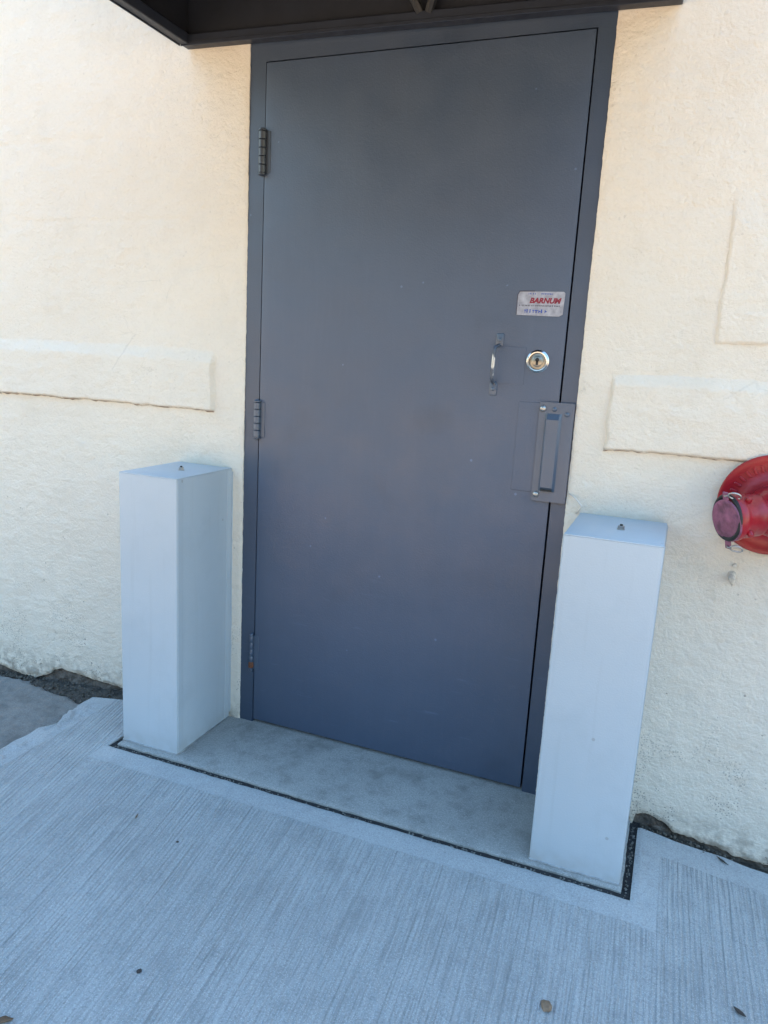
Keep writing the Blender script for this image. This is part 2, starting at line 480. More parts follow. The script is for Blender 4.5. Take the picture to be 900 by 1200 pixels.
def wall_relief(x, z):
    big = fbm(x, z, 2.3, 3)
    lump = fbm(x, z, 16, 3, ox=31.0)
    trow = fbm(x * 0.6, z * 1.7, 44, 3, 0.6, ox=77.0)
    knock = np.clip((lump - 0.47) * 5, 0, 1)
    groove = 0
    for zg in (1.865, 1.62, 0.62):
        groove = groove + 0.0016 * np.exp(-((z - zg + 0.006 * (vnoise(x * 5, z * 0 + zg * 9) - 0.5)) / 0.006) ** 2) * sstep(0.35, 0.6, vnoise(x * 2.4 + 9, z * 0 + zg * 13))
    return 0.0018 + 0.006 * (big - 0.5) + 0.0016 * knock + 0.0026 * (trow - 0.5) - groove

STEP = 0.0062
xs = np.concatenate([np.linspace(-13, -2.2, 16), np.linspace(-2.0, -1.45, 12), np.arange(-1.36, FX0 - 0.003, STEP), [FX0], np.arange(FX0 + STEP, FX1 - 0.003, STEP), [FX1], np.arange(FX1 + STEP, 1.86, STEP), np.linspace(1.95, 2.6, 12), np.linspace(3, 13, 16)])
zs = np.concatenate([[-0.12], np.arange(-0.085, FZ - 0.003, STEP), [FZ], np.arange(FZ + STEP, 2.5, STEP), np.linspace(2.56, 3.2, 10), np.linspace(3.25, 3.4, 3)])
X, Z = np.meshgrid(xs, zs, indexing='ij')
foot = wall_foot(X)
keep = np.ones((len(xs) - 1, len(zs) - 1), bool)
cx = (xs[:-1] + xs[1:]) / 2; cz = (zs[:-1] + zs[1:]) / 2
keep[(cx[:, None] > FX0) & (cx[:, None] < FX1) & (cz[None] < FZ)] = False
keep &= ~((Z[1:, 1:] <= foot[1:, 1:]) & (Z[:-1, 1:] <= foot[:-1, 1:]))
Zw = np.maximum(Z, foot)
Y = -wall_relief(X, Zw)
# ragged, slightly rolled paint edge along the frame and at the foot
onedge = (np.abs(X - FX0) < 1e-6) | (np.abs(X - FX1) < 1e-6)
jag = (vnoise(Z * 55, Z * 0 + 2.2) - 0.5) * 0.0013 + (vnoise(Z * 5, Z * 0 + 7.7) - 0.5) * 0.0015 + (vnoise(Z * 140, Z * 0 + 5.2) - 0.5) * 0.0012
Xw = X + np.where(onedge & (Z < FZ), jag, 0)
near = np.minimum(np.abs(X - FX0), np.abs(X - FX1))
Y = Y + 0.0025 * np.clip(1 - near / 0.009, 0, 1) * (Z < FZ)
Y = Y + 0.004 * np.clip(1 - (Zw - foot) / 0.012, 0, 1) - 0.004 * np.clip(1 - np.abs(X + 1.0) / 0.075, 0, 1) ** 0.5 * sstep(0.03, 0.0, Zw - foot - 0.02)
wall = grid_mesh('building_wall', np.stack([Xw, Y, Zw], -1), keep, M_stucco, skirt=(0, 0.05, 0))
tag(wall, 'rough cream painted stucco wall around the blue grey door', 'wall')
# rest of the building, so that it shades the pavement
bm = bmesh.new()
box(bm, -13, 13, 0.30, 9.0, -0.3, 3.4)
box(bm, -13, 13, -0.02, 0.32, 3.402, 3.46)
core = obj('building_body', bm, M_roof, wall)
bm = bmesh.new()
box(bm, -13, FX0 - 0.02, 0.032, 0.3, -0.3, 0.06)
box(bm, FX1 + 0.02, 13, 0.032, 0.3, -0.3, 0.06)
obj('foundation', bm, M_found, wall)
for xa, xb in ((-1.4, -0.29), (1.2, 1.9)):      # rough broken face above the soil
    gx = np.arange(xa, xb, 0.006); gz = np.linspace(-0.12, 0.065, 32)
    X, Zf = np.meshgrid(gx, gz, indexing='ij')
    Yf = 0.022 - 0.022 * fbm(X, Zf, 24, 4, 0.7, ox=5)
    grid_mesh('broken_footing', np.stack([X, Yf, Zf], -1), np.ones((len(gx) - 1, 31), bool), M_found, wall, smooth=False)

def wall_band(name, x0, x1, z0, z1, h, soft_top, jseed, mat, soft_side=None):
    st = 0.0055
    xa = np.arange(x0, x1 + st, st); za = np.arange(z0, z1 + st / 2, st)
    X, Z = np.meshgrid(xa, za, indexing='ij')
    n0 = (vnoise(X * 22, X * 0 + jseed) - 0.5) * 0.008 + (vnoise(X * 70, X * 0 + jseed + 4) - 0.5) * 0.004
    n1 = (vnoise(X * 6, X * 0 + jseed + 9) - 0.5) * 0.012
    t = (Z - z0) / (z1 - z0)
    Z2 = z0 + n0 + t * (z1 + n1 - z0 - n0)
    nx = (vnoise(Z * 30, Z * 0 + jseed + 2) - 0.5) * 0.008
    X2 = X + nx * np.clip(1 - np.minimum(X - x0, x1 - X) / 0.03, 0, 1)
    r = 0.006
    prof = np.minimum(1, (np.clip((Z - z0) / 0.006, 0, 1)) ** 0.5) * np.clip((z1 - Z) / soft_top, 0, 1)
    side = np.minimum(np.clip((X - x0) / r, 0, 1), np.clip((x1 - X) / r, 0, 1)) ** 0.7
    Yb = -(wall_relief(X2, Z2) + 0.0004 + h * prof * side * (0.85 + 0.3 * fbm(X, Z, 9, 3, ox=jseed)) + 0.003 * (fbm(X, Z, 40, 3, ox=jseed) - 0.5) * np.clip(prof * 3, 0, 1))
    o = grid_mesh(name, np.stack([X2, Yb, Z2], -1), np.ones((len(xa) - 1, len(za) - 1), bool), mat, wall, skirt=(0, 0.006, 0.0015))
    return o
wall_band('raised_band', -1.7, -0.165, 1.035, 1.225, 0.0115, 0.034, 3.0, band_mat(1.035))['label'] = 'raised plaster band left of the door'
wall_band('raised_band', 1.043, 2.3, 1.028, 1.225, 0.0115, 0.026, 12.0, band_mat(1.028))['label'] = 'raised plaster band right of the door'
wall_band('raised_patch', 1.272, 2.3, 1.311, 1.66, 0.007, 0.09, 21.0, M_stucco)

# small fittings in the wall surface
bm = bmesh.new()
tube(bm, round_path([(0.966, -0.001, 0.903), (0.983, -0.012, 0.897), (1.004, -0.013, 0.874), (0.990, -0.004, 0.852)], 0.006), 0.0022)
tag(obj('wire_hook', bm, simple('painted_wire', (0.62, 0.58, 0.52), 0.5), None, True), 'small bent wire hook on the wall beside the latch plate', 'wire hook')
bm = bmesh.new()
lathe(bm, [(0.011, 0), (0.0105, 0.006), (0.008, 0.010), (0.008, 0.022), (0.006, 0.026), (0, 0.026)], (1.389, 0.002, 0.744), (-0.05, -1, -0.35), 14)
lathe(bm, [(0.006, 0), (0.005, 0.010), (0, 0.011)], (1.392, -0.002, 0.768), (0, -1, 0.1), 10)
lathe(bm, [(0.008, 0), (0.006, 0.012), (0.0, 0.02)], (1.390, -0.012, 0.738), (0.05, -0.2, -1), 10)
tag(obj('pipe_stub', bm, simple('painted_stub', (0.55, 0.50, 0.42), 0.6, var=0.35, scale=120), None, True, 50), 'small paint covered pipe stub on the wall under the red hose inlet', 'pipe stub')

# ------------------------------------------------------------------ ground
jx0, jx1, jy = -0.3085, 1.2395, -0.3250       # centre lines of the joint round the threshold slab
jw = 0.0105
px = np.concatenate([np.linspace(-0.592, jx0 - jw, 44), np.linspace(jx0 - jw, jx1 + jw, 200)[1:], np.linspace(jx1 + jw, 2.0, 80)[1:], np.linspace(2.2, 13, 20)])
py = np.concatenate([np.linspace(-0.022, jy - jw, 42), np.linspace(jy - jw, -1.5, 120)[1:], np.linspace(-1.6, -2.6, 12)])
X, Yg = np.meshgrid(px, py, indexing='ij')
edge = np.clip(1 - (X + 0.592) / 0.035, 0, 1)
chip = np.where(Yg < -0.19, (np.clip(fbm(Yg, Yg * 0 + 1, 14, 4) - 0.47, 0, 1)) * 0.05, 0.004 * (vnoise(Yg * 40, Yg * 0) - .5))
chip = chip + 0.026 * np.exp(-((Yg + 0.31) / 0.035) ** 4) + 0.012 * np.exp(-((Yg + 0.40) / 0.05) ** 2) * 1.0
Xp = X + edge * chip
wob = (vnoise(X * 17, X * 0 + 8.8) - 0.5) * 0.012
Yp = Yg + np.where((Yg > -0.03), wob - np.interp(X, [-0.6, -0.59, -0.45, -0.32], [0.095, 0.085, 0.045, 0.02]) * (X < 0) - 0.004 * (X > 0), 0)
# keep the rows between sorted where the wall-side border is pulled back
pull = np.clip((Yg + 0.12) / 0.098, 0, 1)
Yp = np.where(Yg > -0.12, np.where(X < 0, -0.12 + (Yg + 0.12) * (Yp[:, :1] + 0.12) / 0.098, Yp), Yp)
Zp = pave_z(X) + 0.003 * (fbm(X, Yg, 3.5, 3) - 0.5)
# tooled grooves: a crisp line where the float stopped
Zp -= 0.0012 * np.exp(-((Yg + 0.409 + 0.004 * (vnoise(X * 6, X * 0) - .5)) / 0.004) ** 2) * ((X > -0.33) & (X < 1.32))
Zp -= 0.004 * np.exp(-((X + 0.512 + 0.05 * np.clip(-0.25 - Yg, 0, 1) * 0) / 0.006) ** 2) * (Yg < -0.19)
# chipped hollows along the broken left edge
Zp -= 0.006 * sstep(0.57, 0.64, fbm(X, Yg * 0.6, 30, 3, ox=13)) * sstep(-0.50, -0.53, X) * (Yg < -0.16)
# arris of the slab edges slightly rounded
arr = np.minimum(np.abs(X - (jx1 + jw)), np.abs(X - (jx0 - jw)))
keep = np.ones((len(px) - 1, len(py) - 1), bool)
cx = (px[:-1] + px[1:]) / 2; cy = (py[:-1] + py[1:]) / 2
keep[(cx[:, None] > jx0 - jw) & (cx[:, None] < jx1 + jw) & (cy[None] > jy - jw)] = False
inrect = (X >= jx0 - jw - 1e-6) & (X <= jx1 + jw + 1e-6) & (Yg >= jy - jw - 1e-6)
Zp = Zp - np.where(inrect, 0.0015 + 0.003 * (fbm(X, Yg, 60, 2)), 0)
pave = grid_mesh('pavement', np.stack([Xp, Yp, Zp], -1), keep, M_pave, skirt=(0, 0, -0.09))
tag(pave, kind='structure')

# threshold slab
sx = np.linspace(jx0 + jw, jx1 - jw, 180); sy = np.linspace(0.06, jy + jw, 60)
X, Yg = np.meshgrid(sx, sy, indexing='ij')
ed = np.minimum(np.minimum(X - sx[0], sx[-1] - X), Yg - sy[-1])
Zs = 0.002 * (fbm(X, Yg, 5, 4) - 0.5) - 0.003 * np.clip(1 - ed / 0.008, 0, 1) * (0.4 + fbm(X, Yg, 50, 2))
jit = (vnoise(X * 45, Yg * 45) - 0.5) * 0.004 * (ed < 1e-5)
slab = grid_mesh('threshold_slab', np.stack([X + jit, Yg + jit, Zs], -1), np.ones((179, 59), bool), M_slab, skirt=(0, 0, -0.09))
tag(slab, kind='structure')
# filler down in the joint
bm = bmesh.new()
box(bm, jx0 - 0.015, jx1 + 0.015, jy - 0.015, jy + 0.015, -0.08, -0.0075)
box(bm, jx0 - 0.015, jx0 + 0.015, jy + 0.0155, 0.03, -0.08, -0.0085)
box(bm, jx1 - 0.015, jx1 + 0.015, jy + 0.0155, 0.03, -0.08, -0.0085)
tag(obj('joint_filler', bm, M_joint), kind='structure')
# grit caught in the joint, lying over the filler
def stones(name, pts, mat, rmin, rmax, seed, **tg):
    r_ = random.Random(seed)
    bm = bmesh.new()
    for p in pts:
        b = bmesh.new()
        bmesh.ops.create_icosphere(b, subdivisions=1, radius=1.0)
        s = r_.uniform(rmin, rmax)
        for v in b.verts: v.co *= r_.uniform(0.65, 1.15)
        M = Matrix.Translation(p) @ Quaternion((r_.random() - .5, r_.random() - .5, r_.random() - .5, r_.random() - .5)).normalized().to_matrix().to_4x4() @ Matrix.Diagonal((s * r_.uniform(.8, 1.5), s, s * r_.uniform(.5, .9), 1))
        merge(bm, b, M)
    o = obj(name, bm, mat)
    return tag(o, **tg)
rj = random.Random(3)
pts = []
for i in range(300):
    if rj.random() < 0.68:
        x = rj.uniform(jx0, jx1); y = jy + rj.gauss(-0.001, 0.0022)
    else:
        x = jx1 + rj.gauss(0, 0.0025); y = rj.uniform(jy, -0.02)
    pts.append((x, y, -0.0075 + rj.uniform(-.001, .0015)))
stones('joint_grit', pts, M_grit, 0.0014, 0.0036, 5, kind='stuff', label='grey grit caught in the joint round the threshold slab', cat='grit')

# old lower concrete on the left of the pavement
ox_ = np.concatenate([np.linspace(-13, -2, 14), np.linspace(-1.9, -0.54, 150)]); oy = np.concatenate([np.linspace(0.02, -1.2, 140), np.linspace(-1.3, -2.6, 10)])
X, Yg = np.meshgrid(ox_, oy, indexing='ij')
lim = np.interp(X, [-2, -1.16, -1.0, -0.9, -0.75, -0.62, -0.5], [-0.02, -0.035, -0.03, -0.07, -0.10, -0.135, -0.15])
Zo = old_z(X) + 0.010 * (fbm(X, Yg, 9, 4) - 0.5) + 0.010 * (fbm(X, Yg, 55, 3) - 0.5)
Zo -= 0.022 * sstep(-0.02, 0.02, Yg - lim + 0.03 * (fbm(X, Yg, 30, 3) - 0.5))
Zo -= 0.010 * sstep(-0.62, -0.57, X + 0.03 * (fbm(X, Yg, 20, 3) - 0.5)) * sstep(-0.17, -0.24, Yg)
oldc = grid_mesh('old_ground', np.stack([X, Yg, Zo], -1), np.ones((len(ox_) - 1, len(oy) - 1), bool), M_old)
tag(oldc, kind='structure')
# soil in the crack along the foot of the wall
gx = np.linspace(-1.7, -0.31, 240); gy = np.linspace(0.05, -0.15, 36)
X, Yg = np.meshgrid(gx, gy, indexing='ij')
lim = np.interp(X, [-2, -1.16, -1.0, -0.9, -0.75, -0.62, -0.5, -0.3], [-0.02, -0.035, -0.03, -0.07, -0.10, -0.13, -0.08, -0.05])
Zg = np.where(X < -0.59, old_z(X), -0.012) - 0.006 + 0.014 * (fbm(X, Yg, 45, 4) - 0.5) - 0.03 * sstep(0.012, -0.03, Yg - lim) - 0.006 * sstep(-0.03, 0.0, Yg)
crack = grid_mesh('soil', np.stack([X, Yg, Zg], -1), np.ones((239, 35), bool), M_soil)
tag(crack, kind='structure')
gx = np.linspace(1.25, 2.4, 120); gy = np.linspace(0.05, -0.05, 14)
X, Yg = np.meshgrid(gx, gy, indexing='ij')
Zg = pave_z(X) - 0.016 + 0.012 * (fbm(X, Yg, 60, 3) - 0.5)
tag(grid_mesh('soil', np.stack([X, Yg, Zg], -1), np.ones((119, 13), bool), M_soil), kind='structure')
pts = []
for i in range(260):
    x = rj.uniform(-1.25, -0.36)
    lo = np.interp(x, [-1.16, -1.0, -0.9, -0.75, -0.62, -0.45, -0.35], [-0.035, -0.035, -0.075, -0.11, -0.13, -0.06, -0.03])
    y = rj.uniform(lo, -0.004)
    pts.append((x, y, (sc(old_z, x) if x < -0.59 else -0.012) - 0.004))
for i in range(90):
    pts.append((rj.uniform(-0.66, -0.572), rj.uniform(-0.62, -0.2), sc(old_z, -0.62) - 0.010))
stones('gravel', pts, M_soilgrit, 0.002, 0.007, 8, kind='stuff', label='loose grit in the cracks beside the pavement on the left', cat='gravel')
pts = [(rj.uniform(1.25, 1.5), rj.uniform(-0.035, -0.004), 0) for i in range(70)]
pts = [(x, y, sc(pave_z, x) - 0.004) for x, y, _ in pts]
stones('gravel', pts, M_soilgrit, 0.002, 0.006, 9, kind='stuff', label='loose crumbs under the wall right of the white post cover', cat='gravel')

# kerb and street beyond the camera
bm = bmesh.new()
box(bm, -13, 13, -2.76, -2.603, -0.35, -0.006, 0.012)
tag(obj('kerb', bm, M_far), kind='structure')
bm = bmesh.new()
box(bm, -13.5, 13.5, -9.4, -2.762, -0.6, -0.135)
tag(obj('road', bm, M_lot), kind='structure')
# unseen building added across the street, kept dark to shut out low bright sky
ob = thing('sky_block_building', 'unseen dark building added across the street to block low sky', 'building', (0, -15, -0.14))
bm = bmesh.new(); box(bm, -16, 16, -8, 0, 0, 6.2); box(bm, -16.1, 16.1, -8.1, 0.1, 6.203, 6.5, 0.03)
obj('wall', bm, M_facade, ob)
for i in range(5):
    bm = bmesh.new(); box(bm, -13.6 + i * 6, -10.4 + i * 6, -0.02, 0.03, 0.9, 2.6)
    wf = obj('window', bm, M_gapdark, ob)
bm = bmesh.new()
vs = [bm.verts.new(p) for p in ((-900, -900, -0.16), (900, -900, -0.16), (900, 900, -0.16), (-900, 900, -0.16))]
bm.faces.new(vs)
tag(obj('ground', bm, M_far), kind='structure')

# ------------------------------------------------------------------ door
W, H = 0.914, 2.037
door = thing('door', 'scuffed blue grey steel door in a matching frame between the white post covers', 'door', (0.457, 0, 0))
def dobj(name, bm, mat, parent=None, smooth=False, angle=None):
    """part given in world coordinates, parented to the door."""
    o = obj(name, bm, mat, parent or door, smooth, angle)
    if parent is None:
        bmesh_shift(o, door.location)
    return o
def bmesh_shift(o, loc):
    o.data.transform(Matrix.Translation(-Vector(loc)))
FY = 0.0035
# frame: two jambs and a head, mitred as one pressed piece
bm = bmesh.new()
def prism(bm, outline, y0, y1):
    a = [bm.verts.new((x, y0, z)) for x, z in outline]; b = [bm.verts.new((x, y1, z)) for x, z in outline]
    bm.faces.new(a); bm.faces.new(b[::-1])
    n = len(a)
    for i in range(n): bm.faces.new((a[i], a[(i + 1) % n], b[(i + 1) % n], b[i]))
gl, gr, gt = 0.0035, 0.0055, 0.005
prism(bm, [(FX0 - 0.012, -0.01), (-gl, -0.01), (-gl, H + gt), (W + gr, H + gt), (W + gr, -0.01), (FX1 + 0.012, -0.01), (FX1 + 0.012, FZ + 0.04), (FX0 - 0.012, FZ + 0.04)], FY, 0.11)
bmesh.ops.bevel(bm, geom=[e for e in bm.edges if abs((e.verts[0].co - e.verts[1].co).y) < 1e-4 and e.verts[0].co.y < 0.01 and max(abs(v.co.x - 0.457) for v in e.verts) < 0.4637], offset=0.0015, segments=2, affect='EDGES')
dobj('door_frame', bm, M_frame)
bm = bmesh.new()
box(bm, -0.02, W + 0.02, 0.060, 0.10, -0.01, H + 0.02)
dobj('door_stop', bm, M_gapdark)
# leaf: subdivided so that the sheet is very slightly dished
nx_, nz_ = 60, 120
xa = np.linspace(0, W, nx_); za = np.linspace(0.011, H, nz_)
X, Z = np.meshgrid(xa, za, indexing='ij')
Yl = 0.0022 + 0.0016 * (fbm(X, Z, 2.2, 2, ox=50) - 0.5) + 0.0008 * np.clip(1 - np.minimum(np.minimum(X, W - X), np.minimum(Z - 0.011, H - Z)) / 0.004, 0, 1)
leaf = grid_mesh('door_leaf', np.stack([X - door.location.x, Yl, Z], -1), np.ones((nx_ - 1, nz_ - 1), bool), M_door, door, skirt=(0, 0.042, 0))

# hinges
M_hwdark = door_mat('dark_hardware', (0.028, 0.036, 0.05), 0.4)
def hinge(z0, z1, r, x=-0.0045, rust=False, mat=M_hw):
    bm = bmesh.new()
    n = 5
    L = (z1 - z0 - 0.012) / n
    for i in range(n):
        a = z0 + 0.006 + i * L
        lathe(bm, [(r * .86, 0), (r, 0.0012), (r, L - 0.0022), (r * .86, L - 0.001)], (x, -0.0035, a), (0, 0, 1), 16)
    box(bm, x + r * .4, x + 0.024, 0.0005, 0.0035, z0 + 0.006, z1 - 0.006, 0.0006, 1)
    h = dobj('hinge', bm, mat, None, True, 40)
    bm = bmesh.new()
    for a, s in ((z1 - 0.006, 1), (z0 + 0.006, -1)):
        lathe(bm, [(r * .75, 0), (r * 1.05, 0.001), (r * 1.05, 0.004), (r * .6, 0.0075), (0, 0.008)], (x - 0.457, -0.0035, a), (0, 0, s), 14)
    obj('hinge_pin', bm, mat, h, True, 40)
    if rust:
        bm = bmesh.new()
        lathe(bm, [(r * 1.02, 0), (r * 1.32, 0.003), (r * 1.32, 0.017), (r * 1.0, 0.021)], (x - 0.457, -0.004, z0 + 0.012), (0, 0, 1), 14)
        obj('rusty_collar', bm, M_rust, h, True, 40)
    return h
hinge(1.736, 1.862, 0.0115, mat=M_hwdark)['label'] = 'top hinge, darkest and heaviest of the three'
hinge(0.964, 1.084, 0.0105)['label'] = 'middle hinge'
hinge(0.185, 0.316, 0.0065, -0.009, True)['label'] = 'slim lowest hinge with rust at its foot'

# plates on the leaf
bm = bmesh.new(); box(bm, 0.808, 0.877, 0.0002, 0.004, 0.896, 1.138, 0.0006, 1)
dobj('patch_plate', bm, M_door)
bm = bmesh.new(); box(bm, 0.741, 0.815, 0.0008, 0.004, 1.183, 1.281, 0.0004, 1)
dobj('backing_plate', bm, M_door)
# pull handle
bm = bmesh.new()
tube(bm, round_path([(0.741, 0.003, 1.284), (0.739, -0.040, 1.276), (0.737, -0.040, 1.190), (0.735, 0.003, 1.181)], 0.012), 0.0048, 12)
def worn_handle():
    t = NT('worn_handle_paint')
    w = t.math('MULTIPLY', t.mapr(t.noise(26, 3), 0.55, 0.62), 0.75)
    return t.out(t.mix(w, (0.06, 0.075, 0.10), (0.62, 0.62, 0.60)), t.mapr(w, 0, 1, 0.45, 0.3), t.math('MULTIPLY', w, 0.8))
ph = dobj('pull_handle', bm, worn_handle(), None, True, 60)
for (xx, zz) in ((0.742, 1.298), (0.734, 1.166)):
    bm = bmesh.new()
    box(bm, xx - 0.0105, xx + 0.0105, -0.0015, 0.004, zz - 0.017, zz + 0.017, 0.0025, 2)
    lathe(bm, [(0.0052, 0), (0.005, 0.002), (0.003, 0.0036), (0, 0.0042)], (xx, -0.0015, zz), (0, -1, 0), 12)
    bmesh_shift(obj('mounting_tab', bm, M_hw, ph, True, 40), door.location)
# rim lock cylinder
lx, lz = 0.848, 1.246
bm = bmesh.new()
lathe(bm, [(0.030, 0), (0.030, 0.0025), (0.028, 0.004), (0.0275, 0.0075), (0.025, 0.0095), (0.0225, 0.009), (0.021, 0.0045), (0.0195, 0.003)], (lx, 0.003, lz), (0, -1, 0), 40, cap=False)
lk = dobj('lock_cylinder', bm, M_chrome, None, True, 40)
bm = bmesh.new()
lathe(bm, [(0.0205, 0), (0.0205, 0.002), (0.015, 0.0032), (0.0145, 0.0065), (0.0125, 0.0078), (0, 0.008)], (lx, 0.001, lz), (0, -1, 0), 32)
bmesh_shift(obj('lock_core', bm, M_brass, lk, True, 40), door.location)
bm = bmesh.new()
box(bm, lx - 0.003, lx + 0.003, -0.0078, -0.0060, lz - 0.0095, lz + 0.0035)
lathe(bm, [(0.0052, 0), (0.0052, 0.0014)], (lx, -0.0064, lz + 0.004), (0, -1, 0), 12)
bmesh_shift(obj('keyhole', bm, M_black, lk), door.location)
# latch guard, bridging leaf and jamb
bm = bmesh.new()
z0, z1 = 0.874, 1.142
sec = [(0.866, 0.0), (0.866, -0.004), (0.883, -0.0055), (0.889, -0.0165), (0.921, -0.0175), (0.927, -0.0075), (0.944, -0.0065), (0.957, -0.0075), (0.9585, -0.004)]
def guard_loft(bm):
    levels = [(z0, 0), (z0 + 0.028, 0), (z0 + 0.040, 1), (z1 - 0.046, 1), (z1 - 0.030, 0), (z1, 0)]
    rows = []
    for z, k in levels:
        rows.append([bm.verts.new((x, (y if k else max(y, -0.0062) if y < -0.0062 else y), z)) for x, y in sec])
    for a, b in zip(rows[:-1], rows[1:]):
        for i in range(len(sec) - 1): bm.faces.new((a[i], a[i + 1], b[i + 1], b[i]))
    ext = bmesh.ops.extrude_face_region(bm, geom=bm.faces[:])
    for v in ext['geom']:
        if isinstance(v, bmesh.types.BMVert): v.co.y += 0.0028
guard_loft(bm)
box(bm, 0.953, 0.9585, -0.0068, 0.003, z0 + 0.002, z1 - 0.002)
lg = dobj('latch_guard', bm, M_hw, None, True, 30)
for k, (xx, zz, rr) in enumerate(((0.8755, 1.124, 0.0085), (0.906, 1.124, 0.0065), (0.940, 1.112, 0.0065), (0.878, 0.892, 0.0085))):
    bm = bmesh.new()
    lathe(bm, [(rr, 0), (rr * .95, rr * .3), (rr * .65, rr * .58), (0, rr * .68)], (xx, -0.0055, zz), (0, -1, 0), 16)
    bmesh_shift(obj('bolt', bm, M_steel if k in (0, 3) else M_hw, lg, True, 60), door.location)
bm = bmesh.new(); box(bm, 0.890, 0.920, -0.0145, -0.0075, z0 + 0.030, z0 + 0.0335)
bmesh_shift(obj('slot', bm, M_black, lg), door.location)
# sticker
def text_mesh(body, size, mat, name, parent, loc, bold=0.0, shear=0.0, sx=1.0):
    cu = bpy.data.curves.new('print', 'FONT')
    cu.body = body; cu.size = size; cu.offset = bold; cu.shear = shear
    cu.extrude = 0.00012
    cu.resolution_u = 3
    to = bpy.data.objects.new('print', cu)
    COL.objects.link(to)
    bpy.context.view_layer.update()
    me = bpy.data.meshes.new_from_object(to.evaluated_get(bpy.context.evaluated_depsgraph_get()))
    bpy.data.objects.remove(to); bpy.data.curves.remove(cu)
    me.transform(Matrix.Translation(Vector(loc)) @ Matrix.Rotation(R(90), 4, 'X') @ Matrix.Diagonal((sx, 1, 1, 1)))
    me.materials.clear(); me.materials.append(mat)
    me.name = name
    return link(bpy.data.objects.new(name, me), parent)
bm = bmesh.new()
prism(bm, [(0.780, 1.364), (0.892, 1.3625), (0.901, 1.368), (0.903, 1.421), (0.899, 1.425), (0.786, 1.424), (0.780, 1.417)], 0.0004, 0.004)
st = dobj('sticker', bm, M_stick)
bm = bmesh.new()
tube(bm, [(0.7795, 0.0002, 1.365), (0.7793, 0.0002, 1.415), (0.784, 0.0002, 1.4245), (0.823, 0.0002, 1.4252)], 0.0011, 6)
bmesh_shift(obj('sticker_edge', bm, M_inkdark, st), door.location)
text_mesh('BARNUM', 0.0185, M_inkred, 'red_print', st, (0.812 - 0.457, 0.0002, 1.3955), 0.0009, 0.25, 1.05)
def marks(name, x0, x1, z, h, mat, seed, gap=0.3):
    r_ = random.Random(seed); bm = bmesh.new(); x = x0
    while x < x1:
        w = r_.uniform(0.5, 1.2) * h
        if r_.random() > gap * 0.5:
            k = r_.choice((0, 1, 2))
            if k == 0: box(bm, x, x + w * .35, 0.0001, 0.0006, z, z + h)
            elif k == 1:
                box(bm, x, x + w * .8, 0.0001, 0.0006, z + h * .55, z + h * .85); box(bm, x + w * .25, x + w * .55, 0.00005, 0.0006, z, z + h * .5)
            else:
                box(bm, x, x + w * .3, 0.0001, 0.0006, z, z + h * .9); box(bm, x + w * .3, x + w * .85, 0.00015, 0.0006, z + h * .3, z + h * .6)
        x += w
    bmesh_shift(obj(name, bm, mat, st), door.location)
marks('small_print', 0.808, 0.876, 1.4165, 0.0045, M_inkblue, 1)
marks('small_print', 0.786, 0.890, 1.3865, 0.0042, M_inkdark, 2)
marks('blue_print', 0.800, 0.858, 1.370, 0.0095, M_inkblue, 4, 0.15)

